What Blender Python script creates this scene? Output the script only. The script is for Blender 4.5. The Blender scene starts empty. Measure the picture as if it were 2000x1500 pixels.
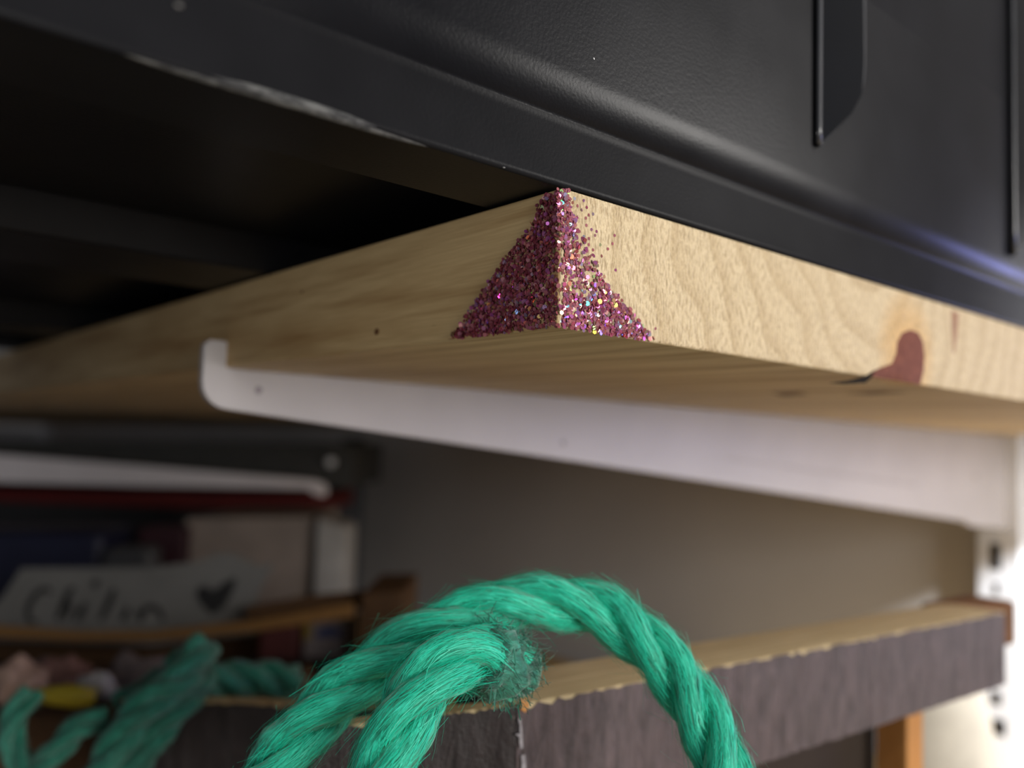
import bpy, bmesh, math, random
import numpy as np
from mathutils import Vector, Matrix, noise

S = 0.001                      # everything below is written in millimetres
rnd = random.Random(7)
scene = bpy.context.scene
COL = scene.collection

# ------------------------------------------------------------------ camera
W, H, F = 2000.0, 1500.0, 1680.0
def nrm(v): return v / np.linalg.norm(v)
ex = nrm(np.array([1967.0, 186.0, F]))            # board depth direction seen in camera axes (x right, y down, z forward)
ey = np.array([-1440.0, 73.0, F]); ey = nrm(ey - ex * ey.dot(ex))
ez = np.cross(ex, ey)
RWC = np.array([ex, ey, ez])                      # camera axes -> world axes
def ray(u, v): return RWC @ np.array([(u - W/2)/F, (v - H/2)/F, 1.0])
def solve_dist():
    for d in np.arange(60, 200, 0.05):
        p = -ray(1090, 640) * d
        q = RWC.T @ (np.array([0, 0, 18.0]) - p)
        if q[1]/q[2]*F + H/2 > 365: return p
CAM = solve_dist()
FW = RWC @ np.array([0, 0, 1.0])
FWH = nrm(np.array([FW[0], FW[1], 0])); RTH = np.array([FWH[1], -FWH[0], 0.0])
def at(u, v, d): return CAM + ray(u, v) * d        # photo pixel + distance along the view axis -> point in mm
def onz(u, v, z): r = ray(u, v); return CAM + r * ((z - CAM[2]) / r[2])
def onx(u, v, x): r = ray(u, v); return CAM + r * ((x - CAM[0]) / r[0])
def ony(u, v, y): r = ray(u, v); return CAM + r * ((y - CAM[1]) / r[1])

cam_data = bpy.data.cameras.new('camera'); cam = bpy.data.objects.new('camera', cam_data); COL.objects.link(cam)
right = RWC @ np.array([1, 0, 0]); up = -(RWC @ np.array([0, 1, 0])); back = -FW
cam.matrix_world = Matrix(((right[0], up[0], back[0], CAM[0]*S), (right[1], up[1], back[1], CAM[1]*S),
                           (right[2], up[2], back[2], CAM[2]*S), (0, 0, 0, 1)))
cam_data.sensor_width = 36.0; cam_data.lens = F / W * 36.0
cam_data.clip_start = 0.005; cam_data.clip_end = 20
cam_data.dof.use_dof = True; cam_data.dof.focus_distance = 0.111; cam_data.dof.aperture_fstop = 12.5
scene.camera = cam

# ------------------------------------------------------------------ world, lamps, exposure
world = bpy.data.worlds.new('room_light'); scene.world = world; world.use_nodes = True
world.node_tree.nodes['Background'].inputs[0].default_value = (0.75, 0.82, 1.0, 1)
world.node_tree.nodes['Background'].inputs[1].default_value = 0.10
def area(name, loc, target, size, power, color, sy=None):
    L = bpy.data.lights.new(name, 'AREA'); L.energy = power; L.color = color
    L.shape = 'RECTANGLE'; L.size = size * S; L.size_y = (sy or size) * S
    o = bpy.data.objects.new(name, L); COL.objects.link(o)
    o.location = Vector(loc) * S
    o.rotation_euler = (Vector(target) - Vector(loc)).to_track_quat('-Z', 'Y').to_euler()
    return o
area('room_window', (60, -1500, 130), (60, 0, 0), 900, 22.0, (1.0, 0.965, 0.92), 560)
spot = bpy.data.lights.new('added_wall_spot', 'SPOT'); spot.energy = 75; spot.color = (0.93, 0.96, 1.0); spot.spot_size = math.radians(30); spot.spot_blend = 0.5; spot.shadow_soft_size = 0.03  # unseen spot added to whiten the wall and upright at right
so = bpy.data.objects.new('added_wall_spot', spot); COL.objects.link(so); so.location = Vector((150, -500, 330)) * S
so.rotation_euler = (Vector((446, 30, -110)) - Vector((150, -500, 330))).to_track_quat('-Z', 'Y').to_euler()
area('phone_torch', (-150, -25, -5), (0, 0, 0), 6, 0.034, (1.0, 0.96, 0.9))
area('added_ceiling_light', (250, -650, 1000), (100, 0, 0), 420, 5.0, (1.0, 0.97, 0.93))  # unseen overhead light added to lift rope, crate tops and bin wall
area('added_blue_light', (446, -200, 8), (0, -190, 8), 190, 0.30, (0.30, 0.33, 1.0), 34)  # unseen blue light added for the highlight along the bin's lower edge
scene.view_settings.view_transform = 'Standard'; scene.view_settings.look = 'None'
scene.view_settings.exposure = 0.0; scene.view_settings.gamma = 1.0; scene.view_settings.use_curve_mapping = False
scene.cycles.use_denoising = True
scene.cycles.max_bounces = 8

# ------------------------------------------------------------------ helpers
def tag(o, label=None, cat=None, group=None, kind=None):
    for k, v in (('label', label), ('category', cat), ('group', group), ('kind', kind)):
        if v: o[k] = v
    return o
def empty(name, loc, label, cat, group=None):
    o = bpy.data.objects.new(name, None); COL.objects.link(o); o.location = Vector(loc) * S
    o.empty_display_size = 0.01
    return tag(o, label, cat, group)
def link(name, verts, faces, mat, parent=None, smooth=False, origin=(0, 0, 0)):
    org = np.array(origin, float)
    me = bpy.data.meshes.new(name)
    me.from_pydata([tuple((np.array(v) - org) * S) for v in verts], [], faces); me.validate(); me.update()
    if mat: me.materials.append(mat)
    if smooth: me.polygons.foreach_set('use_smooth', [True] * len(me.polygons))
    o = bpy.data.objects.new(name, me); COL.objects.link(o)
    if parent is not None:
        o.parent = parent; o.location = Vector(org) * S - parent.location
    else: o.location = Vector(org) * S
    return o
def fix_normals(o):
    bm = bmesh.new(); bm.from_mesh(o.data); bmesh.ops.recalc_face_normals(bm, faces=bm.faces); bm.to_mesh(o.data); bm.free()
def bevel(o, w, seg=2, ang=35):
    m = o.modifiers.new('bevel', 'BEVEL'); m.width = w * S; m.segments = seg; m.limit_method = 'ANGLE'; m.angle_limit = math.radians(ang)
    n = o.modifiers.new('wn', 'WEIGHTED_NORMAL'); n.keep_sharp = True
    o.data.polygons.foreach_set('use_smooth', [True] * len(o.data.polygons))
    return o
def hexa(name, p, mat, parent=None, bw=0, origin=None):
    """p: 4 bottom corners then the 4 top corners"""
    f = [(3, 2, 1, 0), (4, 5, 6, 7), (0, 1, 5, 4), (1, 2, 6, 5), (2, 3, 7, 6), (3, 0, 4, 7)]
    o = link(name, p, f, mat, parent, origin=origin if origin is not None else np.mean(p, axis=0)); fix_normals(o)
    if bw: bevel(o, bw)
    return o
def box(name, lo, hi, mat, parent=None, bw=0):
    x0, y0, z0 = lo; x1, y1, z1 = hi
    return hexa(name, [(x0, y0, z0), (x1, y0, z0), (x1, y1, z0), (x0, y1, z0), (x0, y0, z1), (x1, y0, z1), (x1, y1, z1), (x0, y1, z1)], mat, parent, bw)
def prism(name, poly, ext, mat, parent=None, bw=0, smooth=False):
    """poly: list of 3D points of one face, ext: extrusion vector"""
    n = len(poly); ext = np.array(ext, float)
    v = [np.array(p, float) for p in poly] + [np.array(p, float) + ext for p in poly]
    f = [tuple(range(n)), tuple(range(2*n - 1, n - 1, -1))] + [(i, (i+1) % n, n + (i+1) % n, n + i) for i in range(n)]
    o = link(name, v, f, mat, parent, origin=np.mean(v, axis=0)); fix_normals(o)
    if bw: bevel(o, bw, 3)
    return o
def catmull(pts, n):
    pts = [np.array(p, float) for p in pts]; P = [2*pts[0]-pts[1]] + pts + [2*pts[-1]-pts[-2]]
    out = []
    for i in range(1, len(P) - 2):
        for k in range(n):
            t = k / n; a, b, c, d = P[i-1], P[i], P[i+1], P[i+2]
            out.append(0.5*((2*b) + (-a+c)*t + (2*a-5*b+4*c-d)*t*t + (-a+3*b-3*c+d)*t**3))
    out.append(P[-2]); return out
def frames(path):
    T = [nrm(path[min(i+1, len(path)-1)] - path[max(i-1, 0)]) for i in range(len(path))]
    N = [nrm(np.cross(T[0], [0.3, 0.2, 1.0]))]
    for i in range(1, len(path)):
        n = N[-1] - T[i] * N[-1].dot(T[i]); N.append(nrm(n))
    return T, N, [np.cross(t, n) for t, n in zip(T, N)]
def tube(name, path, radius, mat, parent=None, sides=10, cap=True, bump=0.0, seed=0):
    T, N, B = frames(path); v, f, uv = [], [], []
    L = 0.0; Ls = []
    for i, p in enumerate(path):
        if i: L += np.linalg.norm(path[i] - path[i-1])
        Ls.append(L); r = radius(i / (len(path)-1)) if callable(radius) else radius
        for k in range(sides):
            a = 2*math.pi*k/sides
            rr = r * (1 + bump * noise.noise(Vector((math.cos(a)*1.3 + seed*7, math.sin(a)*1.3, L*0.35))))
            v.append(p + (N[i]*math.cos(a) + B[i]*math.sin(a)) * rr)
    for i in range(len(path)-1):
        for k in range(sides):
            k2 = (k+1) % sides
            f.append((i*sides+k, i*sides+k2, (i+1)*sides+k2, (i+1)*sides+k)); uv.append([(k, i), (k+1, i), (k+1, i+1), (k, i+1)])
    if cap:
        f.append(tuple(range(sides-1, -1, -1))); f.append(tuple((len(path)-1)*sides + k for k in range(sides)))
    o = link(name, v, f, mat, parent, smooth=True, origin=path[0] if parent is None else np.array(parent.location)/S)
    ul = o.data.uv_layers.new(name='uv'); q = 0
    for fi, poly in enumerate(o.data.polygons):
        for j, li in enumerate(poly.loop_indices):
            if fi < len(uv): a, b = uv[fi][j]; ul.data[li].uv = (a/sides, Ls[b]*0.1)
    return o

# ------------------------------------------------------------------ materials
class M:
    def __init__(s, name):
        s.m = bpy.data.materials.new(name); s.m.use_nodes = True; s.t = s.m.node_tree
        s.p = s.t.nodes['Principled BSDF']
    def n(s, kind, **kw):
        x = s.t.nodes.new(kind)
        for k, v in kw.items():
            if k.startswith('i_'):
                key = k[2:]; key = int(key) if key.isdigit() else key.replace('_', ' ')
                x.inputs[key].default_value = v
            else: setattr(x, k, v)
        return x
    def l(s, a, b): s.t.links.new(a, b)
    def mth(s, op, a, b=None, c=None):
        x = s.n('ShaderNodeMath', operation=op)
        for i, q in enumerate((a, b, c)):
            if q is None: continue
            if isinstance(q, (int, float)): x.inputs[i].default_value = q
            else: s.l(q, x.inputs[i])
        return x.outputs[0]
    def coords(s, scale=(1, 1, 1), kind='Object', loc=(0, 0, 0), rot=(0, 0, 0)):
        t = s.n('ShaderNodeTexCoord'); m = s.n('ShaderNodeMapping')
        m.inputs['Scale'].default_value = [q * (1000 if kind == 'Object' else 1) for q in scale]
        m.inputs['Location'].default_value = loc; m.inputs['Rotation'].default_value = rot
        s.l(t.outputs[kind], m.inputs[0]); return m.outputs[0]
    def noise(s, co, scale, detail=4, rough=0.55, dist=0.0):
        x = s.n('ShaderNodeTexNoise', i_Scale=scale, i_Detail=detail, i_Roughness=rough, i_Distortion=dist); s.l(co, x.inputs['Vector']); return x.outputs['Fac']
    def ramp(s, fac, stops, interp='LINEAR'):
        x = s.n('ShaderNodeValToRGB'); x.color_ramp.interpolation = interp
        e = x.color_ramp.elements
        while len(e) < len(stops): e.new(0.5)
        for q, (p, c) in zip(e, stops): q.position = p; q.color = (*c, 1) if len(c) == 3 else c
        s.l(fac, x.inputs[0]); return x.outputs['Color']
    def mix(s, fac, a, b, mode='MIX'):
        x = s.n('ShaderNodeMix', data_type='RGBA', blend_type=mode)
        if isinstance(fac, (int, float)): x.inputs[0].default_value = fac
        else: s.l(fac, x.inputs[0])
        for i, q in ((6, a), (7, b)):
            if isinstance(q, tuple): x.inputs[i].default_value = (*q, 1)
            else: s.l(q, x.inputs[i])
        return x.outputs[2]
    def bump(s, h, strength, dist=0.0002, prev=None):
        x = s.n('ShaderNodeBump', i_Strength=strength, i_Distance=dist); s.l(h, x.inputs['Height'])
        if prev is not None: s.l(prev, x.inputs['Normal'])
        s.l(x.outputs[0], s.p.inputs['Normal']); return x.outputs[0]
    def color(s, c):
        if isinstance(c, tuple): s.p.inputs['Base Color'].default_value = (*c, 1)
        else: s.l(c, s.p.inputs['Base Color'])
    def set(s, **kw):
        for k, v in kw.items(): s.p.inputs[k.replace('_', ' ')].default_value = v
        return s

def paint(name, c, rough=0.6, var=0.12, nscale=0.06, bump=0.15, spec=0.4):
    m = M(name); co = m.coords()
    nz = m.noise(co, nscale, 3); m.color(m.ramp(nz, [(0.3, tuple(q*(1-var) for q in c)), (0.7, tuple(min(1, q*(1+var)) for q in c))]))
    m.bump(m.noise(co, 1.5, 2), bump, 0.0001); m.set(Roughness=rough, Specular_IOR_Level=spec); return m.m

def make_pine():
    m = M('pine_board'); co = m.coords()
    sep = m.n('ShaderNodeSeparateXYZ'); m.l(co, sep.inputs[0]); X, Y, Z = sep.outputs
    wob = m.noise(m.coords((1, 0.10, 1)), 0.028, 2); wob = m.mth('MULTIPLY', m.mth('SUBTRACT', wob, 0.5), 22.0)
    dx = m.mth('SUBTRACT', X, 78.0); dz = m.mth('MULTIPLY', m.mth('SUBTRACT', Z, 26.0), 1.05)
    r = m.mth('SQRT', m.mth('ADD', m.mth('MULTIPLY', dx, dx), m.mth('MULTIPLY', dz, dz)))
    r = m.mth('ADD', r, wob)
    fr = m.mth('FRACT', m.mth('DIVIDE', r, 7.0))
    late = m.ramp(fr, [(0.0, (0, 0, 0)), (0.45, (0.05,)*3), (0.80, (0.75,)*3), (0.90, (1, 1, 1)), (1.0, (0, 0, 0))])
    base = m.mix(late, (0.80, 0.655, 0.41), (0.60, 0.46, 0.26))
    # slow colour drift, long along the grain
    geo = m.n('ShaderNodeNewGeometry'); sn = m.n('ShaderNodeSeparateXYZ'); m.l(geo.outputs['Normal'], sn.inputs[0])
    endmask = m.mth('GREATER_THAN', m.mth('MULTIPLY', sn.outputs[1], -1.0), 0.7); nomask = m.mth('SUBTRACT', 1.0, endmask)
    drift = m.noise(m.coords((1, 0.10, 1)), 0.11, 4, 0.6)
    base = m.mix(m.mth('MULTIPLY', m.ramp(drift, [(0.42, (0, 0, 0)), (0.68, (0.8,)*3)]), nomask), base, (0.42, 0.265, 0.11))
    fibre = m.noise(m.coords((3.0, 0.08, 3.0)), 1.0, 5, 0.7)
    base = m.mix(0.36, base, m.ramp(fibre, [(0.3, (0.35, 0.22, 0.10)), (0.65, (0.78, 0.63, 0.39))]))
    # resin halo round the knot
    hx = m.mth('DIVIDE', m.mth('SUBTRACT', X, 95.0), 13.0); hz = m.mth('DIVIDE', m.mth('SUBTRACT', Z, 6.0), 13.0); hy = m.mth('DIVIDE', Y, 6.0)
    halo = m.mth('ADD', m.mth('ADD', m.mth('MULTIPLY', hx, hx), m.mth('MULTIPLY', hz, hz)), m.mth('MULTIPLY', hy, hy))
    base = m.mix(m.ramp(halo, [(0.1, (0.75,)*3), (1.0, (0, 0, 0))]), base, (0.72, 0.42, 0.13))
    # pores and small dark flecks
    fl = m.noise(m.coords((1.0, 0.22, 1.0)), 0.55, 2, 0.5)
    base = m.mix(m.ramp(fl, [(0.73, (0, 0, 0)), (0.80, (0.55,)*3)]), base, (0.20, 0.11, 0.05))
    saw = m.noise(m.coords((1.7, 1, 0.45), rot=(0, math.radians(-28), 0)), 1.5, 2, 0.5)
    saw_shade = m.mth('MULTIPLY', m.ramp(saw, [(.34, (.75,)*3), (.52, (0, 0, 0))]), endmask)  # shading of the saw marks painted into the end grain colour
    streak = m.noise(m.coords((1, 0.05, 1), loc=(3, 0, 1)), 0.33, 3, .6)
    base = m.mix(m.mth('MULTIPLY', m.ramp(streak, [(.48, (0, 0, 0)), (.70, (.6,)*3)]), nomask), base, (0.34, 0.20, 0.08))
    base = m.mix(m.mth('GREATER_THAN', m.mth('MULTIPLY', sn.outputs[0], -1.0), 0.7), base, m.mix(1.0, base, (0.90, 0.81, 0.66), 'MULTIPLY'))  # tints the front face alone darker and more orange
    m.color(m.mix(saw_shade, base, (0.42, 0.30, 0.16)))
    b1 = m.bump(m.mth('MULTIPLY', saw, endmask), 1.0, 0.0007)
    b2 = m.bump(fibre, 0.25, 0.0002, b1)
    m.bump(m.noise(co, 3.0, 3), 0.15, 0.0001, b2)
    m.set(Roughness=0.62, Specular_IOR_Level=0.3); return m.m
PINE = make_pine()

def raw_wood(name, a, b, axis_scale=(0.05, 1, 1)):
    m = M(name); g = m.noise(m.coords(axis_scale), 0.7, 5, 0.65)
    m.color(m.ramp(g, [(0.3, a), (0.7, b)])); m.bump(g, 0.3, 0.0003); m.set(Roughness=0.7, Specular_IOR_Level=0.25); return m.m
RAW = raw_wood('raw_wood', (0.46, 0.35, 0.18), (0.68, 0.55, 0.33))
ORANGE = raw_wood('orange_wood', (0.44, 0.19, 0.05), (0.55, 0.27, 0.09), (1, 1, 0.05))
BROWN = raw_wood('brown_wood', (0.10, 0.045, 0.015), (0.19, 0.085, 0.035))

def make_stain(name, k):
    def q_(*c): return tuple(x*k for x in c)
    m = M(name); co = m.coords()
    st = m.noise(m.coords((0.5, 0.5, 0.13), rot=(0, 0.35, 0)), 0.9, 5, 0.7, 0.6)
    n2 = m.noise(co, 0.12, 4)
    c = m.ramp(st, [(0.28, q_(0.020, 0.014, 0.013)), (0.52, q_(0.078, 0.058, 0.059)), (0.8, q_(0.150, 0.108, 0.110))])
    c = m.mix(m.ramp(n2, [(0.40, (0, 0, 0)), (0.7, (0.5,)*3)]), c, q_(0.085, 0.058, 0.058))
    sp = m.noise(m.coords((1, 1, 0.5)), 0.8, 2)
    c = m.mix(m.ramp(sp, [(0.74, (0, 0, 0)), (0.79, (0.55,)*3)]), c, (0.30, 0.25, 0.22))
    m.color(c); b = m.bump(st, 0.8, 0.0007); m.bump(m.noise(co, 1.8, 3), 0.4, 0.0003, b)
    m.set(Roughness=0.55, Specular_IOR_Level=0.45); return m.m
STAIN = make_stain('dark_stained_wood', 1.0)
STAIN2 = make_stain('darker_stained_wood', 0.32)  # same stain scaled darker, for the left-hand slats

def make_plastic(name, c, rough, tex=0.2):
    m = M(name); co = m.coords()
    n = m.noise(co, 0.05, 3)
    m.color(m.ramp(n, [(0.3, tuple(q*0.85 for q in c)), (0.7, tuple(q*1.15 for q in c))]))
    d = m.noise(co, 0.35, 2); 
    dust = m.ramp(d, [(0.80, (0, 0, 0)), (0.83, (1, 1, 1))])
    m.bump(m.noise(co, 2.2, 2, 0.5), tex, 0.00012)
    rr = m.n('ShaderNodeMapRange', i_3=rough-0.06, i_4=rough+0.08); m.l(n, rr.inputs[0]); m.l(rr.outputs[0], m.p.inputs['Roughness'])
    m.set(Specular_IOR_Level=0.13); return m.m
BLACK = make_plastic('black_plastic', (0.0125, 0.0125, 0.0142), 0.38)
EDGE = make_plastic('polished_black_edge', (0.008, 0.008, 0.010), 0.33, 0.2); EDGE.node_tree.nodes['Principled BSDF'].inputs['Specular IOR Level'].default_value = 0.3
BLACK_GLOSS = make_plastic('black_plastic_gloss', (0.002, 0.003, 0.005), 0.15, 0.06)
BLACK_GLOSS.node_tree.nodes['Principled BSDF'].inputs['Specular IOR Level'].default_value = 0.16
BEAD = make_plastic('highlight_bead_plastic', (0.06, 0.062, 0.068), 0.22, 0.1); BEAD.node_tree.nodes['Principled BSDF'].inputs['Specular IOR Level'].default_value = 1.0  # lighter glossy plastic that stands for the ribs' edge highlight
WHITE = paint('white_enamel', (0.46, 0.43, 0.43), 0.45, 0.05, 0.03, 0.2, 0.5)
WHITE_TRACK = paint('white_track_enamel', (0.74, 0.75, 0.78), 0.45, 0.04, 0.03, 0.15, 0.5)
WALL = paint('wall_paint', (0.50, 0.485, 0.475), 0.85, 0.04, 0.01, 0.2, 0.2)
DARK = paint('slot_shadow_metal', (0.018, 0.015, 0.013), 0.9, spec=0.05)

def make_rope(name, a, b, c):
    m = M(name); co = m.coords((9, 1.0, 1), 'UV')
    f = m.noise(co, 3.2, 4, 0.65, 0.4); g = m.noise(m.coords(), 0.22, 3)
    col = m.ramp(f, [(0.30, a), (0.5, b), (0.72, c)])
    col = m.mix(m.ramp(g, [(0.42, (0, 0, 0)), (0.75, (0.55,)*3)]), col, a)
    m.color(col); m.bump(f, 0.9, 0.0005)
    m.set(Roughness=0.5, Specular_IOR_Level=0.45, Sheen_Weight=0.3); return m.m
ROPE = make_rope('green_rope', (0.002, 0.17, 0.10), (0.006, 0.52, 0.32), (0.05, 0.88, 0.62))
FIBRE = M('green_fibre'); FIBRE.color((0.012, 0.56, 0.36)); FIBRE.set(Roughness=0.45); FIBRE = FIBRE.m
ROPE_DARK = make_rope('worn_green_rope', (0.008, 0.07, 0.048), (0.02, 0.19, 0.125), (0.06, 0.38, 0.27))

# ------------------------------------------------------------------ the setting
WX = 452.0
w = box('wall_back', (WX, -1500, -900), (WX+40, 2400, 900), WALL); tag(w, 'pale grey painted wall behind the shelves', None, None, 'structure')
w = box('wall_left', (-700, 2400, -900), (WX+40, 2440, 900), WALL); tag(w, 'pale grey side wall at the far end', None, None, 'structure')
LZ = -190.0                                        # top of the shelf below
lower = box('lower_shelf_board', (-120, -260, LZ-18), (WX-14, 2380, LZ), raw_wood('pine_lower', (0.40, 0.27, 0.12), (0.56, 0.40, 0.20), (1, 0.05, 1)), None, 0.6)
tag(lower, 'lower pine shelf board carrying the crates under the glittered board', 'shelf')

# ------------------------------------------------------------------ shelf board with glitter
BX = WX - 12
def make_board():
    # rounded-edge slab, cut end at y=0, front edge at x=0; chip bitten from the lower end edge under the knot
    o = box('pine_shelf_board', (0, 0, 0), (BX, 2300, 18), PINE)
    for v in o.data.vertices: v.co += o.location      # keep the object's own origin at the corner so the grain lines up
    o.location = (0, 0, 0); bevel(o, 0.45, 2)
    return o
board = make_board()
tag(board, 'raw pine shelf board with pink glitter on its corner', 'shelf')

def glitter():
    verts, faces, cols = [], [], []
    def poly_mm(px, f): return [f(u, v) for u, v in px]
    endp = [ony(u, v, 0) for u, v in [(1089, 366), (1106, 372), (1116, 410), (1128, 450), (1146, 486), (1166, 530), (1192, 566), (1226, 606), (1256, 640), (1276, 668), (1180, 655), (1089, 644)]]
    frp = [onx(u, v, 0) for u, v in [(1091, 366), (1076, 370), (1056, 398), (1038, 444), (1000, 488), (966, 540), (936, 580), (912, 618), (876, 664), (980, 653), (1091, 644)]]
    E = [(p[0], p[2]) for p in endp]; Fp = [(p[1], p[2]) for p in frp]
    gap = [(ony(u, v, 0)[0], ony(u, v, 0)[2], r) for u, v, r in [(1148, 530, 1.7), (1136, 560, 1.7), (1156, 560, 1.3), (1115, 560, 1.2), (1142, 500, 1.5), (1125, 480, 1.2), (1112, 535, 1.2), (1130, 450, 1.2)]]
    def inside(p, poly):
        c = False; j = len(poly) - 1
        for i in range(len(poly)):
            (xi, yi), (xj, yj) = poly[i], poly[j]
            if (yi > p[1]) != (yj > p[1]) and p[0] < (xj-xi)*(p[1]-yi)/(yj-yi)+xi: c = not c
            j = i
        return c
    def flake(c, nvec, r):
        t = nrm(np.cross(nvec, [0.3, 0.7, 0.64])); b = np.cross(nvec, t); a0 = rnd.random()*6.28; k = len(verts)
        for i in range(6):
            a = a0 + i*math.pi/3; verts.append(c + (t*math.cos(a) + b*math.sin(a))*r)
        faces.append(tuple(range(k, k+6)))
        q = rnd.random()
        if q < 0.65:
            h = rnd.choice([0.0, 0.05, 0.12, 0.33, 0.52, 0.6, 0.7, 0.78, 0.85, 0.93]) + rnd.uniform(-.03, .03)
            import colorsys; cols.append((*colorsys.hsv_to_rgb(h % 1, rnd.uniform(.7, 1.0), 1.0), 1.0))
        else: cols.append((1.0, rnd.uniform(.35, .6), rnd.uniform(.35, .55), 0.0))
    def scatter(poly, plane, count, edge):
        xs = [p[0] for p in poly]; zs = [p[1] for p in poly]; n = 0
        while n < count:
            p = (rnd.uniform(min(xs)-edge, max(xs)+edge), rnd.uniform(0.1, 17.65))
            ok = inside((p[0] + rnd.gauss(0, .28), p[1] + rnd.gauss(0, .28)), poly)
            if not ok: continue
            if plane == 'end':
                if any((p[0]-gx)**2 + (p[1]-gz)**2 < gr*gr for gx, gz, gr in gap) and rnd.random() < 0.72: continue
                if p[0] < 0.6 and p[1] < 12 and rnd.random() < .75: continue
                c = np.array([p[0], -rnd.uniform(.03, .30), p[1]]); nv = np.array([0, -1.0, 0])
            else:
                if p[0] < 0.05: continue
                c = np.array([-rnd.uniform(.03, .42), p[0], p[1]]); nv = np.array([-1.0, 0, 0])
            nv = nrm(nv + np.array([rnd.gauss(0, .42 if plane == 'front' else .28) for _ in range(3)]))
            flake(c, nv, rnd.uniform(.22, .36)); n += 1
    scatter(E, 'end', 1500, 0.2); scatter(Fp, 'front', 2300, 0.2)
    # stray flakes drifting to the right of the patch
    for u, v in [(1140, 392), (1122, 388), (1150, 420), (1128, 402), (1158, 418), (1131, 452), (1155, 448), (1162, 460), (1200, 460), (1196, 476), (1187, 486), (1175, 500), (1160, 500), (1150, 478), (1165, 452),
                 (1144, 426), (1202, 528), (1128, 424), (1118, 396), (1145, 440), (1172, 478), (1166, 512), (1158, 488), (1280, 642), (1140, 462), (1136, 410), (1124, 440), (1150, 466), (1180, 540), (1146, 405)]:
        p = ony(u, v, 0); flake(np.array([p[0], -.04, p[2]]), nrm(np.array([rnd.gauss(0, .12), -1, rnd.gauss(0, .12)])), .24)
    m = M('holographic_glitter'); at_ = m.n('ShaderNodeVertexColor', layer_name='hue')
    base = m.mix(at_.outputs['Alpha'], (0.46, 0.125, 0.145), (0.36, 0.08, 0.11)); 
    rn = m.noise(m.coords(), 1.3, 1); base = m.mix(rn, base, (0.20, 0.04, 0.065)); m.color(base)
    m.set(Roughness=0.35, Specular_IOR_Level=0.5)
    gl = m.n('ShaderNodeBsdfGlossy', i_Roughness=0.085); m.l(at_.outputs['Color'], gl.inputs['Color'])
    mx = m.n('ShaderNodeMixShader', i_0=0.30); out = m.t.nodes['Material Output']
    m.l(m.p.outputs[0], mx.inputs[1]); m.l(gl.outputs[0], mx.inputs[2]); m.l(mx.outputs[0], out.inputs[0])
    o = link('glitter', verts, faces, m.m, board, origin=(0, 0, 0))
    ca = o.data.color_attributes.new('hue', 'FLOAT_COLOR', 'CORNER')
    ca.data.foreach_set('color', [q for c in cols for _ in range(6) for q in c])
    o['kind'] = 'stuff'; o['label'] = 'pink holographic glitter flakes stuck to the corner'
glitter()

def knot():
    c = ony(1780, 700, 0); pts = [(1750, 690), (1752, 668), (1762, 650), (1778, 644), (1794, 650), (1803, 668), (1806, 695), (1804, 725), (1798, 752), (1776, 757), (1745, 750), (1712, 742), (1690, 738), (1702, 726), (1722, 717), (1742, 710)]
    ring = [ony(u, v, 0) for u, v in pts]; n = len(ring)
    v = [p*1.0 for p in ring] + [p + (c - p)*0.14 + np.array([0, -0.10, 0]) for p in ring] + [p + (c - p)*0.6 + np.array([0, -0.14, 0]) for p in ring] + [c + np.array([0, -0.14, 0])]
    v = [np.array([p[0], p[1], max(p[2], 0.05)]) for p in v]
    f = []
    for k in range(2):
        f += [(k*n+i, k*n+(i+1) % n, (k+1)*n+(i+1) % n, (k+1)*n+i) for i in range(n)]
    f += [(2*n+i, 2*n+(i+1) % n, 3*n) for i in range(n)]
    m = M('knot_wood'); g = m.noise(m.coords((1, 1, 1)), 0.6, 4)
    m.color(m.ramp(g, [(0.3, (0.13, 0.042, 0.026)), (0.7, (0.21, 0.075, 0.045))])); m.bump(g, 0.3, 0.0003); m.set(Roughness=0.75, Specular_IOR_Level=0.2)
    o = link('knot', v, f, m.m, board, smooth=True); fix_normals(o); o['label'] = 'reddish brown knot in the cut end'
    # splintered dark crack at the knot's foot, cut into the lower edge
    pts = [(1620, 748), (1660, 743), (1690, 735), (1712, 722), (1700, 740), (1690, 748), (1650, 750)]
    prism('crack', [ony(u, v, -0.12) for u, v in pts], (0, 0.3, 0), DARK, board)
    # narrow resin streak
    mm = M('resin_wood'); mm.color(mm.ramp(mm.noise(mm.coords((1, 1, .2)), 1.0, 3), [(0.3, (0.24, 0.11, 0.04)), (0.7, (0.40, 0.22, 0.09))])); mm.set(Roughness=0.6)
    pts = [(1858, 606), (1873, 612), (1870, 650), (1865, 690), (1862, 690), (1860, 650)]
    prism('resin_streak', [ony(u, v, -0.06) for u, v in pts], (0, 0.2, 0), mm.m, board)
    # two splinters on the underside and a small pin knot on the long edge
    for q in ([(1508, 768), (1560, 766), (1580, 770), (1530, 774)], [(1650, 768), (1720, 764), (1776, 766), (1700, 771)]):
        prism('splinter', [onz(u, v, -0.05) for u, v in q], (0, 0, 0.2), BROWN, board)
    for u, v, s in ((736, 648, .55), (262, 771, .5), (590, 570, .3)):
        p = onx(u, v, 0) if v < 720 else onz(u, v, 0)
        nn = np.array([-1.0, 0, 0]) if v < 720 else np.array([0, 0, -1.0])
        t = np.array([0, 1.0, 0]); b = np.cross(nn, t)
        prism('pin_knot', [p + nn*.03 + (t*math.cos(a)*1.3 + b*math.sin(a))*s for a in np.arange(0, 6.28, .63)], -nn*0.1, BROWN, board)
knot()

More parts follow.
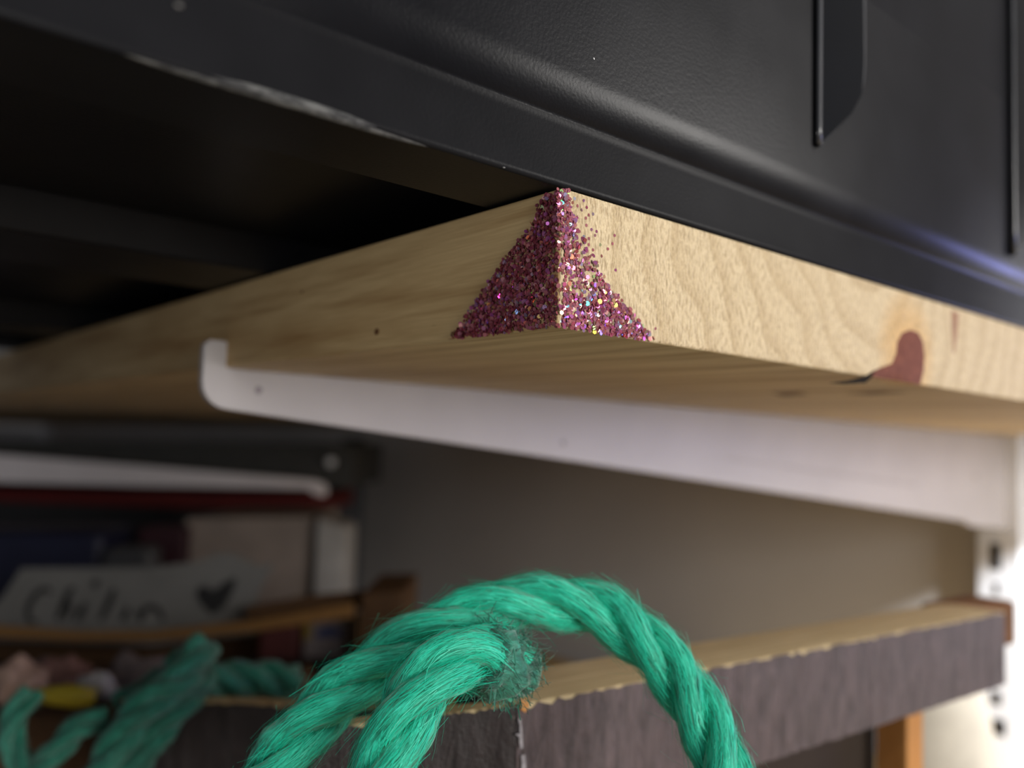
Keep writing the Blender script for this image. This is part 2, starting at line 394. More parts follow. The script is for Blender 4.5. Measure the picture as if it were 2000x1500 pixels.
# ------------------------------------------------------------------ slotted upright and the white bracket on it
BY = onz(470, 720, 0)[1]                            # the bracket's visible side lies in this plane
def wall_track(name, y0, y1, z0, z1, label, slot_zs):
    e = empty(name, (WX, (y0+y1)/2, z0), label, 'shelf upright', None)
    box('channel', (WX-13, y0, z0), (WX, y1, z1), WHITE_TRACK, e, 0.8)
    for z0_, z1_, yc, hw in slot_zs:
        box('slot', (WX-13.4, yc-hw, z0_), (WX-12.2, yc+hw, z1_), DARK, e)
    return e
yr = onx(1992, 1000, WX-13)[1]; yl = onx(1908, 1000, WX-13)[1]
wall_track('slotted_upright', yr, yl, -LZ*-1-2, 330, 'white slotted metal upright at the right end of the bracket', [(onx(u, v1, WX-13)[2], onx(u, v0, WX-13)[2], onx(u, v0, WX-13)[1], h)
           for u, v0, v1, h in ((1942, 800, 958, 2.2), (1944, 1062, 1112, 2.6), (1946, 1140, 1160, 1.2), (1946, 1352, 1376, 2.4), (1952, 1405, 1436, 3.0), (1954, 1520, 1570, 2.6))])
yg = onx(1985, 1000, WX-13)[1]

def bracket():
    T = 2.4
    hx = [onz(396, 800, 0)]
    tip = ony(398, 700, BY)[0]
    zt = ony(425, 664, BY)[2]; zb = ony(440, 800, BY)[2]
    xe = WX-13
    zend = ony(1886, 1018, BY)[2]; xend = ony(1886, 1018, BY)[0]
    zmid = ony(1180, 910, BY)[2]; xmid = ony(1180, 910, BY)[0]
    poly = []
    # hook lip: rounded outside, small radius inside
    hw = ony(452, 690, BY)[0]
    rr = 6.0
    poly += [(hw, 0.0), (hw, zt-1.2), (hw-1.2, zt), (tip+1.2, zt), (tip, zt-1.2), (tip, zb+rr)]
    for a in np.linspace(0, math.pi/2, 6)[1:]:
        poly.append((tip + rr - rr*math.cos(a), zb + rr - rr*math.sin(a)))
    poly += [(xmid, zmid), (xend, zend), (xend+5, zend-2.5), (xe, zend-6), (xe, -0.2)]
    e = empty('shelf_bracket', (tip, BY, 0), 'white metal shelf bracket hooked over the front of the glittered board', 'bracket')
    P3 = [(x, BY, min(z, -0.05) if x > hw + 0.01 else z) for x, z in poly]
    P3[0] = (hw, BY, -0.05)
    prism('arm', P3, (0, T, 0), WHITE, e, 0.35)
    for u, v in ((505, 762), (1100, 865), (1905, 930)):
        p = ony(u, v, BY - 0.05)
        prism('dimple', [(p[0] + math.cos(a)*.9, BY-0.05, p[2] + math.sin(a)*.9) for a in np.arange(0, 6.28, .785)], (0, .3, 0), DARK if u > 1500 else paint('chip%d' % u, (0.25, 0.22, 0.24)), e)
    a, b = ony(1420, 893, BY), ony(1790, 945, BY)
    prism('groove', [(a[0], BY-.04, a[2]), (b[0], BY-.04, b[2]), (b[0], BY-.04, b[2]-1.6), (a[0], BY-.04, a[2]-.8)], (0, .3, 0), paint('groove', (0.40, 0.37, 0.37)), e)
bracket()

# ------------------------------------------------------------------ black plastic crate standing on the board
def bin_():
    X0, X1 = -130.0, BX - 6; zb = 18.3
    e = empty('plastic_bin', (100, 150, 18), 'large black plastic bin standing on the glittered board', 'bin')
    prof = []                                       # (y, z), bottom rim -> rounded lower edge -> side wall
    prof += [(330, zb+7), (17.0, zb+7), (16.2, zb+6), (16.0, zb+0.3), (15.4, zb), (1.0, zb)]
    rg = onz(1600, 372, zb + 12.5); ry, rz = rg[1], rg[2]     # ridge where the foot turns into the side wall
    RC = 8.5                                        # edge radius; the foot below it slopes in to the board
    arc = [(ry + RC - RC*math.cos(a), rz + RC*math.sin(a) + 2.5) for a in np.linspace(math.radians(-42), 0, 14)]
    prof += [(0.5, zb+.12)]
    for t in (.12, .3, .5, .7, .88): prof.append((0.5 + (arc[0][0]-0.5)*t, zb + .12 + (arc[0][1]-zb-.12)*(t**1.2)))
    prof += arc
    NS = len(prof)
    prof += [(ry-.4, rz+40), (ry-1.2, rz+110), (ry-2.5, rz+230), (ry+2, rz+230), (ry+6, rz+20), (6, zb+11), (330, zb+11)]
    nx = 2; v = []; f = []; n = len(prof)
    for x in (X0, X1):
        v += [(x, y, z) for y, z in prof]
    f = [(i, (i+1) % n, n+(i+1) % n, n+i) for i in range(n)]
    f += [tuple(range(n)), tuple(range(2*n-1, n-1, -1))]
    o = link('body', v, f, BLACK, e, origin=(0, 0, zb)); fix_normals(o)
    sm = [False]*len(o.data.polygons)
    for i in range(5, NS): sm[i] = True
    o.data.polygons.foreach_set('use_smooth', sm)
    o.data.materials.append(EDGE)
    o.data.polygons.foreach_set('material_index', [1 if NS-14 <= i < NS else 0 for i in range(len(o.data.polygons))])
    box('rear_wall', (X0, 330, zb), (X1, 334, zb+230), BLACK, e, 0.5)
    for y0, y1, d in ((86, 116, 0.0), (232, 262, 0.0)):
        hexa('floor_rib', [(X0, y0, zb+d), (X1, y0, zb+d), (X1, y1, zb+d), (X0, y1, zb+d), (X0, y0-3, zb+7.5), (X1, y0-3, zb+7.5), (X1, y1+3, zb+7.5), (X0, y1+3, zb+7.5)], BLACK, e, 0.8)
    # raised ribs on the side wall with a slanted foot
    for pxs, yp in (([(1600, -60), (1684, -60), (1688, 120), (1684, 185), (1664, 225), (1602, 288)], 1.2), ([(1972, -60), (2070, -60), (2076, 300), (2060, 420), (1984, 500)], 1.3)):
        pts = [ony(u, v, ry - yp) for u, v in pxs]
        off = lambda p: p + np.array([0, -max(0, (p[2]-rz))*0.011 + .28, 0])
        rib_ = prism('side_rib', [p + np.array([0, -max(0, (p[2]-rz))*0.011, 0]) for p in pts], (0, yp + 3.5, 0), BLACK_GLOSS, e, 0.5)
        L_ = [off(pts[0]) + np.array([-.1, 0, 0]), off(pts[-1]) + np.array([-.1, 0, .6])]
        tube('highlight_bead', [L_[0] + (L_[1]-L_[0])*t for t in np.linspace(0, 1, 12)], .55, BEAD, e, 10)  # bead added along the rib to carry its edge highlight
        if yp < 1.25: tube('highlight_bead', catmull([off(pts[k]) + np.array([-.3, 0, 0]) for k in (1, 2, 3)], 6), lambda t: .5*(1-.6*t), BEAD, e, 10)
    sc_m = M('pale_rough_plastic'); sn = sc_m.noise(sc_m.coords((.35, 1, 1)), 1.0, 4, .7)
    sc_m.color(sc_m.ramp(sn, [(.40, (.02, .02, .02)), (.62, (.11, .11, .105))])); sc_m.set(Roughness=.75); sc_m.bump(sn, .6, .0003)
    xa, xb = onz(215, 100, zb)[0], onz(850, 292, zb)[0]
    tube('pale_edge_strip', [np.array([xa + (xb-xa)*t, 1.0 + .15*math.sin(t*9), zb + .25]) for t in np.linspace(0, 1, 24)], lambda t: .12 + .55*math.sin(math.pi*t)**.5, sc_m.m, e, 8)  # paler rough strip along the bin's lower edge
    # specks of dust
    dm = paint('dust', (0.5, 0.5, 0.5))
    for u, v, s in ((350, 12, .5), (1160, 115, .28), (985, 328, .25), (1470, 150, .2)):
        p = onz(u, v, zb-.05) if v in (12,) else ony(u, v, ry-.05)
        if v == 328: p = onz(u, v, zb-.05)
        prism('dust_speck', [p + np.array([math.cos(a)*s*.5, -.05, math.sin(a)*s*.5]) if v not in (12, 328) else p + np.array([math.cos(a)*s*.5, math.sin(a)*s*.5, 0]) for a in np.arange(0, 6.2, 1.05)], (0, .1, .1), dm, e)
bin_()

# ------------------------------------------------------------------ dark-stained crate with the green rope
A = at(1012, 1377, 140.5)
def crate():
    zt = A[2]; hgt = 22.0
    e = empty('rope_handled_crate', (A[0]+60, A[1]+60, LZ), 'dark-stained wooden crate with bare top edges below the glittered board', 'crate')
    dirx = nrm(ray(3050, 1010)*1.0)                 # the right-hand beam runs back along the shelf
    dirx = nrm(np.array([dirx[0], dirx[1], -0.018]))
    inn = np.array([-dirx[1], dirx[0], 0.0]); 
    # right beam with ragged upper edge
    Lb = 0
    for t in np.arange(100, 400, .5):
        q = RWC.T @ (A + dirx*t - CAM)
        if q[0]/q[2]*F + W/2 > 1962: Lb = t; break
    def beam(name, start, d, inw, length, width, height, n=130, rag=1.7, seed=0, mat_top=RAW, drop=0.0, mat=None, par=None):
        v, f, mi = [], [], []
        for i in range(n+1):
            t = length*i/n; p = start + d*t
            ra = rag*(abs(noise.noise(Vector((t*0.22, seed, 0))) + 0.5*noise.noise(Vector((t*0.9, seed, 3)))))
            o1 = noise.noise(Vector((t*.3, seed+5, 1)))*.35
            v += [p + inw*width + np.array([0, 0, -height]), p + inw*o1 + np.array([0, 0, -height + ra*.6]), p + inw*(o1*.6) + np.array([0, 0, -ra]), p + inw*(0.4+ra*.35) + np.array([0, 0, -.05]), p + inw*width + np.array([0, 0, drop])]
        for i in range(n):
            a, b = i*5, i*5+5
            for k in range(5):
                f.append((a+k, a+(k+1) % 5, b+(k+1) % 5, b+k)); mi.append(1 if k in (2, 3) else 0)
        f += [(0, 1, 2, 3, 4), tuple(5*n+k for k in (4, 3, 2, 1, 0))]; mi += [0, 0]
        o = link(name, v, f, mat or STAIN, par or e, origin=start); o.data.materials.append(mat_top); fix_normals(o)
        o.data.polygons.foreach_set('material_index', mi); return o
    beam('slat', A, dirx, inn, Lb, 17, hgt, seed=1)
    dl = nrm(-RTH*1.0 + np.array([0, 0, -0.14]) - FWH*0.05)
    inl = FWH.copy()
    beam('slat', A + inn*0.2, dl, inl, 36, 4.0, 26, seed=4, rag=.9, mat=STAIN2)
    # lower slats of the same two sides
    for k in (1, 2):
        if k == 2: beam('slat', A + np.array([0, 0, -42.0*k]), dirx, inn, Lb, 10, 22, seed=1+k*3)
        beam('slat', A + np.array([0, 0, -44.0*k]) + inn*.2, dl, inl, 36, 4.0, 30, seed=5+k*3, rag=.9, mat=STAIN2)
    # posts, the orange one shows below the right-hand slat
    pc = at(1735, 1440, 236)
    def post(c, s, mat, name='post'):
        d2 = np.array([dirx[0], dirx[1], 0]); a, b = d2*s/2, np.array([inn[0], inn[1], 0])*s/2
        c = np.array([c[0], c[1], 0]); lo, hi = LZ, zt - 24
        q = [c-a-b, c+a-b, c+a+b, c-a+b]
        hexa(name, [p + np.array([0, 0, lo]) for p in q] + [p + np.array([0, 0, hi]) for p in q], mat, e, .6)
    # board behind the gap, the gap's shade painted into its colour
    d2 = nrm(np.array([dirx[0], dirx[1], 0])); i2 = np.array([-d2[1], d2[0], 0])
    post(A + dirx*(Lb-38) + inn*14, 9.5, ORANGE)
    post(A + dirx*12 + inn*12, 9.5, BROWN)
    q0 = A + d2*4 + i2*22; q1 = A + d2*(Lb-36) + i2*22
    hexa('gap_shade_board', [np.array([*p[:2], LZ]) for p in (q0, q1, q1+i2*3, q0+i2*3)] + [np.array([*p[:2], zt-27]) for p in (q0, q1, q1+i2*3, q0+i2*3)], paint('shaded_ply', (0.028, 0.018, 0.012), .8), e, .3)
    # rear cross rail, brown, sticking out past the slat's end
    c0 = A + dirx*(Lb+1.0) + inn*9 + np.array([0, 0, .6])
    rr0 = [c0 - d2*12, c0 + d2*22, c0 + d2*22 + i2*12, c0 - d2*12 + i2*12]
    rr0[0] = rr0[0] + i2*9; rr0[1] = rr0[1] - i2*4
    hexa('rear_rail', [p + np.array([0, 0, -14.5]) for p in rr0] + [p for p in rr0], BROWN, e, 1.5)
    # white paint scuff near the corner and a bare chip
    sc = paint('scuff', (0.30, 0.28, 0.29), .8, .5, .6)
    def onbeam(u, v, off):
        n_ = i2; r = ray(u, v); k = ((A - n_*off) - CAM).dot(n_) / r.dot(n_); return CAM + r*k
    for q in ([(1012, 1404), (1018, 1404), (1019, 1418), (1021, 1434), (1015, 1434), (1016, 1420)], [(1007, 1434), (1021, 1433), (1022, 1462), (1016, 1463), (1014, 1440)], [(1018, 1476), (1026, 1474), (1029, 1510), (1020, 1510)]):
        prism('paint_scuff', [onbeam(u, v, .55) for u, v in q], i2*.25, sc, e)
    prism('bare_chip', [onbeam(u, v, .5) for u, v in [(1016, 1366), (1030, 1362), (1034, 1378), (1026, 1392), (1018, 1386)]], i2*.3, ORANGE, e)
    # the second dark crate, farther back at the left
    B0 = at(1010, 1392, 222)
    e_ = empty('knotted_rope_crate', B0 - RTH*50 - np.array([0, 0, B0[2]-LZ]), 'blackish wooden crate at lower left carrying the knotted rope', 'crate')
    for k in range(3):
        beam('slat', B0 + np.array([0, 0, -34.0*k]) , -RTH, FWH, 103, 5.0, 31, seed=20+k, rag=.9, mat=STAIN2, par=e_)
    for q in (B0 - RTH*8 + FWH*9, B0 - RTH*97 + FWH*9):
        hexa('post', [np.array([p[0], p[1], LZ]) for p in (q-RTH*4-FWH*4, q+RTH*4-FWH*4, q+RTH*4+FWH*4, q-RTH*4+FWH*4)] + [np.array([p[0], p[1], B0[2]-3]) for p in (q-RTH*4-FWH*4, q+RTH*4-FWH*4, q+RTH*4+FWH*4, q-RTH*4+FWH*4)], BROWN, e_, .5)
    return dirx, inn, Lb
CD, CI, CL = crate()

# ------------------------------------------------------------------ ropes
def rope(e, ctrl, R, turns_len, name='strand', n=26, mat=ROPE, seed=0, fib=900, fl=(3, 8), taper_end=False, fibname='loose_fibres', fw=.05, reach=1.3):
    path = catmull(ctrl, n); T, N, B = frames(path)
    L = [0.0]
    for i in range(1, len(path)): L.append(L[-1] + np.linalg.norm(path[i]-path[i-1]))
    strands = []
    for s in range(3):
        sp = []
        for i, p in enumerate(path):
            a = 2*math.pi*(L[i]/turns_len + s/3.0); rr = R*.50*(1 + .12*noise.noise(Vector((L[i]*.12, s*5.0, seed))))
            sp.append(p + (N[i]*math.cos(a) + B[i]*math.sin(a))*rr)
        strands.append(sp)
        tube(name, sp, lambda t: R*.52*(1 + .10*noise.noise(Vector((t*14, s*3.0, seed+9)))), mat, e, 12, True, .22, seed+s)
    V, Fc = [], []
    r2 = random.Random(seed+3)
    for k in range(fib):
        s = r2.randrange(3); sp = strands[s]; i0 = r2.randrange(2, len(sp)-6); a = r2.random()*6.28; ln = r2.uniform(*fl); out = r2.uniform(.05, reach)**1.0 * (2.2 if r2.random() < .08 else 1)
        step = ln/5; i = float(i0); base = len(V); side = r2.gauss(0, .3); dirn = r2.choice((-1, 1))
        for q in range(6):
            ii = int(max(1, min(len(sp)-2, round(i)))); c = sp[ii]; t = nrm(sp[ii+1]-sp[ii-1])
            n0 = nrm(np.cross(t, N[ii]) if abs(t.dot(N[ii])) < .95 else np.cross(t, B[ii])); b0 = np.cross(t, n0)
            aa = a + side*q/5; o = n0*math.cos(aa) + b0*math.sin(aa)
            p = c + o*(R*.55 + out*(q/5)**1.6); w_ = np.cross(t, o)*fw*(1-.12*q)
            V += [p - w_, p + w_]
            seg = np.linalg.norm(sp[min(ii+1, len(sp)-1)]-sp[ii]) + 1e-6
            i += dirn*step/seg
        Fc += [(base+2*q, base+2*q+1, base+2*q+3, base+2*q+2) for q in range(5)]
    o = link(fibname, V, Fc, (ROPE_DARK if False else FIBRE) if mat is ROPE else mat, e, origin=np.array(e.location)/S); o['kind'] = 'stuff'
    if taper_end:
        V, Fc = [], []
        p = path[-1]; t = T[-1]; n0, b0 = N[-1], B[-1]
        for k in range(1500):
            a = r2.random()*6.28; r = R*math.sqrt(r2.random())*1.3; st = p + (n0*math.cos(a) + b0*math.sin(a))*r - t*r2.uniform(-1.2, 8.0)
            d = nrm(t*r2.uniform(.1, 1) + (n0*math.cos(a) + b0*math.sin(a))*r2.uniform(-.5, .9) + np.array([r2.gauss(0, .45) for _ in range(3)])); base = len(V)
            wv = nrm(np.cross(d, [.3, .5, .8]))*fw*1.5; cur = nrm(np.array([r2.gauss(0, 1) for _ in range(3)]))
            for q in range(4):
                pp = st + d*(q*.55) + cur*(q/3)**2*.9; V += [pp - wv, pp + wv]
            Fc += [(base+2*q, base+2*q+1, base+2*q+3, base+2*q+2) for q in range(3)]
        o = link('frayed_end', V, Fc, ROPE_DARK, e, origin=np.array(e.location)/S); o['kind'] = 'stuff'; o['label'] = 'dark worn frayed cut end'
    return path

p0 = at(1100, 1480, 125)
e = empty('green_rope_handle', p0, 'bright green twisted rope loop with frayed end, arching over the dark crate', 'rope')
arch = [at(420, 1660, 116), at(545, 1490, 119), at(620, 1395, 121), at(730, 1305, 124), at(850, 1228, 127), at(970, 1184, 130), at(1085, 1176, 132), at(1180, 1196, 132), at(1260, 1256, 130), at(1325, 1328, 128), at(1375, 1410, 125), at(1408, 1490, 122), at(1436, 1640, 118)]
rope(e, arch, 4.2, 31, seed=1, fib=4200, reach=1.6)
tail = [at(700, 1680, 104), at(745, 1520, 108), at(790, 1400, 111), at(845, 1320, 114), at(905, 1280, 117.5), at(955, 1282, 121), at(1000, 1306, 124.5)]
rope(e, tail, 4.3, 31, seed=5, fib=2200, taper_end=True, reach=1.6)
# worn dark fluff filling the cut end
pth = catmull([at(945, 1288, 119), at(985, 1302, 122.5), at(1024, 1318, 126)], 12)
tube('cut_end', pth, lambda t: 4.5*(1-.25*t*t), ROPE_DARK, e, 14, True, .5, 2)

e2 = empty('knotted_green_rope', at(300, 1460, 205), 'knotted green rope tangle darkened by painted shade beside the yellow packet at left', 'rope')
ROPE2 = make_rope('shaded_green_rope', (0.002, 0.05, 0.03), (0.005, 0.17, 0.11), (0.02, 0.33, 0.23))  # darker copy of the green rope, its shade painted into the colour
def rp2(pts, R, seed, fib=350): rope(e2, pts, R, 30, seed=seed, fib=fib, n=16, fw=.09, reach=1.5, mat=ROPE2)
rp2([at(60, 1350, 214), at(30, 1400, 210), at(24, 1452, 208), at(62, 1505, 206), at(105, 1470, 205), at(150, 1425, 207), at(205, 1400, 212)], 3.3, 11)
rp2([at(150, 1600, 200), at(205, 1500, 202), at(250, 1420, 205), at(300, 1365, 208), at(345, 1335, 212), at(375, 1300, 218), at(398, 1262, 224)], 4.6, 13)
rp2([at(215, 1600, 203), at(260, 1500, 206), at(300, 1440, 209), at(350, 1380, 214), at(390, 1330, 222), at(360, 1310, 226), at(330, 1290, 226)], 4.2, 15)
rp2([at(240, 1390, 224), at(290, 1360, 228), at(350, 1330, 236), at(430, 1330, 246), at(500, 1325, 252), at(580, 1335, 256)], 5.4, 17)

# ------------------------------------------------------------------ things behind and beside the crate
def stand(name, uL, uR, vT, d, thick, mat, parent=None, vR=None, bw=1.0, zb=LZ, vB=None):
    """an upright box whose front face stands square to the view, resting at zb"""
    pl, pr = at(uL, vT, d), at(uR, vR if vR is not None else vT, d)
    if vB is not None: zb = at((uL+uR)/2, vB, d)[2]
    dp = FWH*thick; bot = lambda p: np.array([p[0], p[1], zb])
    return hexa(name, [bot(pl), bot(pr), bot(pr)+dp, bot(pl)+dp, pl, pr, pr+dp, pl+dp], mat, parent, bw)
# far shelf on its own bracket
SD = 700.0
s2 = stand('far_shelf_board', -420, 690, 858, SD, 160, paint('grey_shelf', (0.045, 0.045, 0.042), .6), None, 866, 1.0, vB=935)
s2.name = 'far_shelf_board'; tag(s2, 'dark grey shelf board above the second white bracket at left', 'shelf')
BRIGHT = paint('bright_enamel', (0.86, 0.80, 0.81), 0.4, 0.03)
e3 = empty('far_shelf_bracket', at(300, 930, SD-12), 'second white bracket, blurred, tapering to a rounded tip at left', 'bracket')
prism('arm', [at(u, v, SD-22) for u, v in [(-420, 855), (-200, 872), (0, 888), (300, 912), (610, 938), (632, 944), (640, 958), (632, 970), (615, 966), (600, 955), (300, 950), (0, 942), (-420, 930)]], FWH*5, BRIGHT, e3, .8)
prism('peg', [at(645 + 9*math.cos(a), 903 + 9*math.sin(a), SD-12) for a in np.arange(0, 6.28, .63)], FWH*5, WHITE_TRACK, e3, .6)
rb = stand('red_tray', -420, 640, 948, SD+6, 120, paint('red_plastic', (0.10, 0.006, 0.004), .6), None, 966, 2.0, vB=984); tag(rb, 'dull red tray just under the second white bracket', 'tray')
up2 = stand('far_shadow_strip', 668, 712, 856, SD+175, 14, paint('shadow_strip_grey', (0.045, 0.045, 0.05), .6), None, None, 1.0); tag(up2, 'dark narrow strip standing for a shadow just right of the white paper bag', 'shelf upright')  # dark strip put in where a shadow falls
# back of that bay: a dark panel stands for the shaded wall
bk = stand('shaded_wall_panel', -560, 700, 950, SD+190, 10, paint('shaded_wall_grey', (0.05, 0.05, 0.054), .8), None, 950, 1.0); tag(bk, 'dark grey panel standing for the shaded wall behind the boxes at left', 'panel')
bx = stand('beige_box', 362, 612, 1012, SD-110, 90, paint('beige_card', (0.22, 0.18, 0.155), .8), None, 1008, 1.5); tag(bx, 'pinkish beige cardboard box behind the heart tag', 'box')
wr = stand('white_paper_bag', 616, 678, 1010, SD-120, 40, paint('white_paper', (0.28, 0.27, 0.26), .8), None, 1030, 3.0); tag(wr, 'narrow white paper bag right of the beige box', 'bag')
mb = stand('maroon_packet', 270, 364, 1030, SD-120, 30, paint('maroon_foil', (0.028, 0.006, 0.010), .6), None, 1030, 2.0); tag(mb, 'small dark maroon packet left of the beige box', 'packet')
nb = stand('navy_bag', -260, 205, 1038, SD-140, 60, paint('navy_film', (0.010, 0.011, 0.032), .5), None, 1036, 8.0); tag(nb, 'dark navy plastic bag behind the left end of the tag', 'bag')
gp = stand('grey_pouch', 196, 300, 1070, SD-150, 20, paint('grey_film', (0.05, 0.05, 0.053), .5), None, 1066, 6.0); tag(gp, 'small grey plastic pouch between navy bag and maroon packet', 'pouch')

# hand-lettered tag
TD = 430.0
tg = empty('lettered_tag', at(260, 1230, TD), 'grey paper tag hand lettered in black with a heart', 'tag')
prism('paper', [at(u, v, TD) for u, v in [(-60, 1232), (8, 1162), (42, 1110), (300, 1108), (390, 1096), (420, 1082), (450, 1080), (480, 1094), (505, 1106), (535, 1100), (520, 1128), (500, 1168), (515, 1236), (300, 1262), (-60, 1250)]], FWH*.8, paint('tag_paper', (0.13, 0.128, 0.12), .8), tg)
INK = paint('black_ink', (0.012, 0.012, 0.012), .6)
def stroke(pts, wd, name='letter_stroke'):
    c = catmull([np.array([*p, 0.0]) for p in pts], 6); v = []; n = len(c)
    for i, p in enumerate(c):
        t = nrm(c[min(i+1, n-1)] - c[max(i-1, 0)]); q = np.array([-t[1], t[0], 0])*wd*(0.65 + .35*math.sin(math.pi*i/(n-1)))
        v += [at(p[0]+q[0], p[1]+q[1], TD-.35), at(p[0]-q[0], p[1]-q[1], TD-.35)]
    link(name, v, [(2*i, 2*i+1, 2*i+3, 2*i+2) for i in range(n-1)], INK, tg, origin=at(260, 1200, TD))
stroke([(100, 1158), (86, 1150), (66, 1166), (54, 1190), (58, 1212), (72, 1214)], 5.5)                 # c
stroke([(142, 1146), (128, 1172), (112, 1212)], 6.5); stroke([(116, 1200), (130, 1180), (138, 1186), (128, 1212)], 4)   # h
stroke([(166, 1178), (158, 1196), (150, 1212)], 6.5); stroke([(190, 1134), (182, 1146)], 7)            # i and its dot
stroke([(224, 1150), (212, 1178), (196, 1212)], 6.5)                                                    # l
stroke([(252, 1188), (244, 1200), (238, 1212)], 5.5)                                                    # i
stroke([(272, 1212), (284, 1190), (300, 1186), (312, 1196), (318, 1212)], 6); stroke([(270, 1190), (276, 1214)], 5)     # n
hp = [(414, 1202), (392, 1180), (382, 1162), (388, 1146), (402, 1144), (416, 1154), (434, 1140), (456, 1128), (462, 1136), (452, 1160), (440, 1184)]
prism('heart', [at(u, v, TD-.4) for u, v in hp], FWH*.35, INK, tg)

# brown slatted crate in front of the tag
CDn = 400.0
DBROWN = raw_wood('shaded_brown_wood', (0.045, 0.022, 0.008), (0.09, 0.045, 0.018))
bc = empty('brown_slatted_crate', at(400, 1240, CDn), 'brown wooden crate with thin orange rail in front of the lettered tag', 'crate')
railm = raw_wood('amber_wood', (0.15, 0.075, 0.02), (0.24, 0.125, 0.04))
def railpoly(top, bot, d, th, name, mat):
    prism(name, [at(u, v, d) for u, v in top] + [at(u, v, d) for u, v in reversed(bot)], FWH*th, mat, bc, .8)
railpoly([(-200, 1205), (0, 1224), (150, 1234), (300, 1234), (500, 1212), (690, 1178)], [(-200, 1226), (0, 1246), (150, 1252), (300, 1252), (500, 1234), (690, 1206)], CDn, 4, 'rail', railm)
railpoly([(480, 1186), (600, 1165), (740, 1152), (792, 1152)], [(480, 1212), (600, 1200), (740, 1186), (792, 1182)], CDn+14, 5, 'rail', DBROWN)
stand('end_panel', 706, 790, 1158, CDn+2, 60, DBROWN, bc, 1156, 1.0)
railpoly([(-200, 1290), (0, 1296), (300, 1300), (700, 1284)], [(-200, 1330), (0, 1345), (300, 1350), (700, 1340)], CDn+18, 4, 'rail', DARK)
stand('back_panel', -200, 700, 1258, CDn+70, 5, DBROWN, bc, 1200, .6)
rp_ = stand('red_packet', 508, 584, 1224, CDn+24, 25, paint('red_card', (0.07, 0.015, 0.014), .6), None, 1218, 1.5); tag(rp_, 'dark red packet under the crate rail beside the blue patterned one', 'packet')
wp = empty('white_patterned_packet', at(640, 1260, CDn+26), 'white packet with yellow and dark blue print beside the red packet', 'packet')
stand('carton', 594, 676, 1192, CDn+26, 24, paint('white_card', (0.16, 0.135, 0.135), .6), wp, 1186, 1.5)
def patch(px, d, mat, name): prism(name, [at(u, v, d) for u, v in px], FWH*.4, mat, wp)
patch([(592, 1216), (606, 1212), (610, 1256), (594, 1262)], CDn+25.0, paint('yellow_print', (0.18, 0.12, 0.02)), 'yellow_print')
patch([(612, 1240), (628, 1226), (650, 1224), (672, 1234), (660, 1250), (630, 1254)], CDn+25.0, paint('blue_print', (0.03, 0.04, 0.11)), 'blue_print')

# things lying in the left of the dark crate: pink bag, yellow packet, white tissue
def lump(name, c, rx, ry, rz, mat, amp=.18, seed=0, parent=None):
    bm = bmesh.new(); bmesh.ops.create_icosphere(bm, subdivisions=4, radius=1.0)
    for v in bm.verts:
        d = 1 + amp*noise.noise(v.co*1.6 + Vector((seed, 0, 0))) + amp*.5*noise.noise(v.co*4 + Vector((0, seed, 0)))
        p = RTH*v.co.x*rx*d + FWH*v.co.y*ry*d + np.array([0, 0, v.co.z*rz*d]); v.co = Vector(p*S)
    me = bpy.data.meshes.new(name); bm.to_mesh(me); bm.free(); me.materials.append(mat)
    me.polygons.foreach_set('use_smooth', [True]*len(me.polygons))
    o = bpy.data.objects.new(name, me); COL.objects.link(o); o.location = Vector(c)*S; return o
def pouch(name, px, d, thick, mat):
    """flat filled packet: the outline puffed out front and back"""
    pts = [at(u, v, d) for u, v in px]; c = np.mean(pts, axis=0); n = len(pts); v = list(pts); f = []
    for sgn in (-1, 1):
        b = len(v); v += [c + (p-c)*.72 + FWH*sgn*thick*.4 for p in pts] + [c + FWH*sgn*thick*.5]
        for i in range(n):
            j = (i+1) % n; f += [(i, j, b+j, b+i), (b+i, b+j, b+n)]
    o = link(name, v, f, mat, None, True, origin=c); fix_normals(o); return o
PD = 290.0
hold = stand('contents_tray', -160, 520, 1400, PD-18, 66, DBROWN, None, 1400, 1.0); tag(hold, 'low brown tray holding the pink bag, yellow packet and tissue', 'tray')
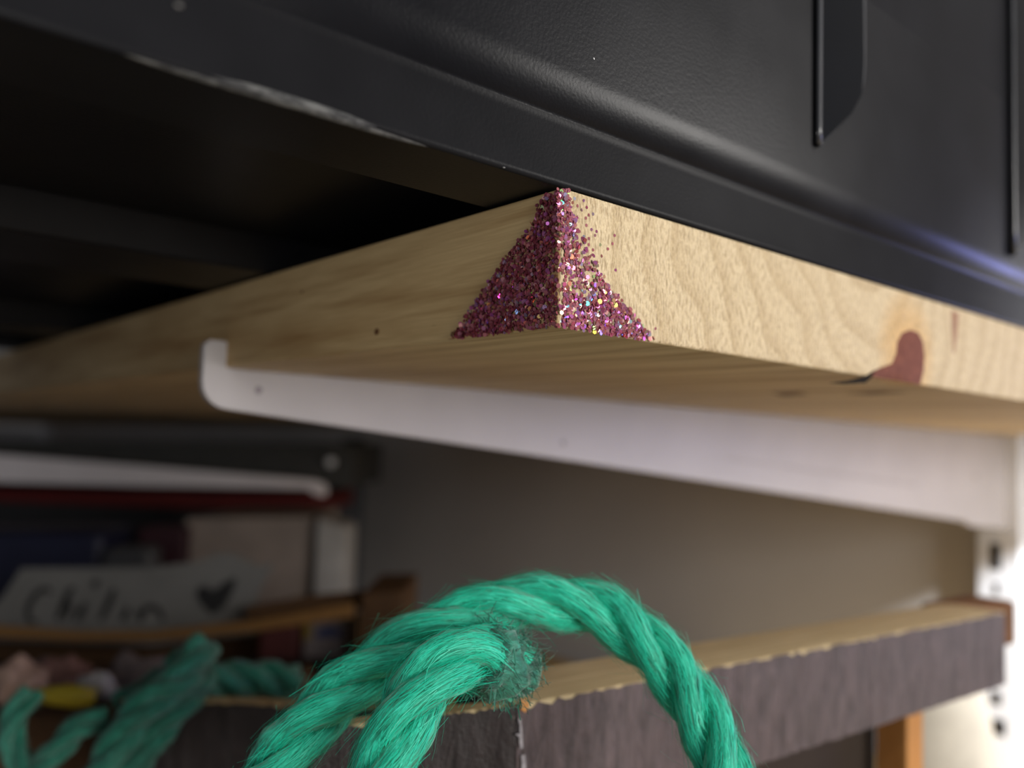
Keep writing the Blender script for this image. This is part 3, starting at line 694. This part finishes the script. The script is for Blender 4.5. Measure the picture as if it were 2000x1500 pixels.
pk = lump('pink_paper_bag', at(30, 1352, PD+6), 9.5, 9, 10.5, paint('pink_paper', (0.40, 0.27, 0.21), .8), .38, 1); tag(pk, 'crumpled pale pink paper bag at far left above the yellow packet', 'bag')
pk2 = lump('reddish_pouch', at(120, 1350, PD+16), 17, 8, 9.5, paint('red_brown_film', (0.17, 0.09, 0.075), .5), .5, 4); tag(pk2, 'crumpled reddish brown pouch between pink bag and tissue', 'pouch')
wt = lump('white_tissue', at(190, 1338, PD-4), 5.6, 4, 3.6, paint('tissue', (0.45, 0.45, 0.44), .9), .6, 7); tag(wt, 'small crumpled white tissue above the yellow packet', 'tissue')
gb = lump('grey_pink_pouch', at(285, 1345, PD+22), 19, 8, 11.0, paint('greypink', (0.17, 0.135, 0.13), .7), .45, 12); tag(gb, 'grey pink pouch half hidden behind the knotted rope', 'pouch')
yp = pouch('yellow_packet', [(28, 1356), (80, 1342), (140, 1336), (190, 1346), (182, 1378), (150, 1384), (100, 1378), (60, 1366)], PD-16, 4, paint('yellow_film', (0.42, 0.33, 0.02), .35)); tag(yp, 'flat mustard yellow packet below the white tissue', 'packet')

# cream bag standing right of the orange post, and a brown block behind
cb = empty('cream_cloth_bag', (0, 0, 0), 'rounded cream bag under the right end of the dark crate slat', 'bag')
def cream():
    base = at(1840, 1560, 300); pts = []
    rows = [(1320, 58), (1345, 84), (1400, 100), (1470, 112), (1560, 118), (1640, 118)]
    v, f = [], []; n = 20
    for ri, (y, hw) in enumerate(rows):
        c = at(1835, y, 335); r = hw/F*335
        for k in range(n):
            a = 2*math.pi*k/n; q = 1 + .05*noise.noise(Vector((math.cos(a)*2, math.sin(a)*2, ri*.8)))
            v.append(c + (RTH*math.cos(a)*r + FWH*math.sin(a)*r*.5)*q)
    for ri in range(len(rows)-1):
        f += [(ri*n+k, ri*n+(k+1) % n, (ri+1)*n+(k+1) % n, (ri+1)*n+k) for k in range(n)]
    f += [tuple(range(n)), tuple((len(rows)-1)*n + k for k in range(n))]
    zmin = min(p[2] for p in v)
    o = link('sack', v, f, paint('cream_cloth', (0.40, 0.36, 0.29), .85, .1, .08), cb, True); fix_normals(o)
cream()
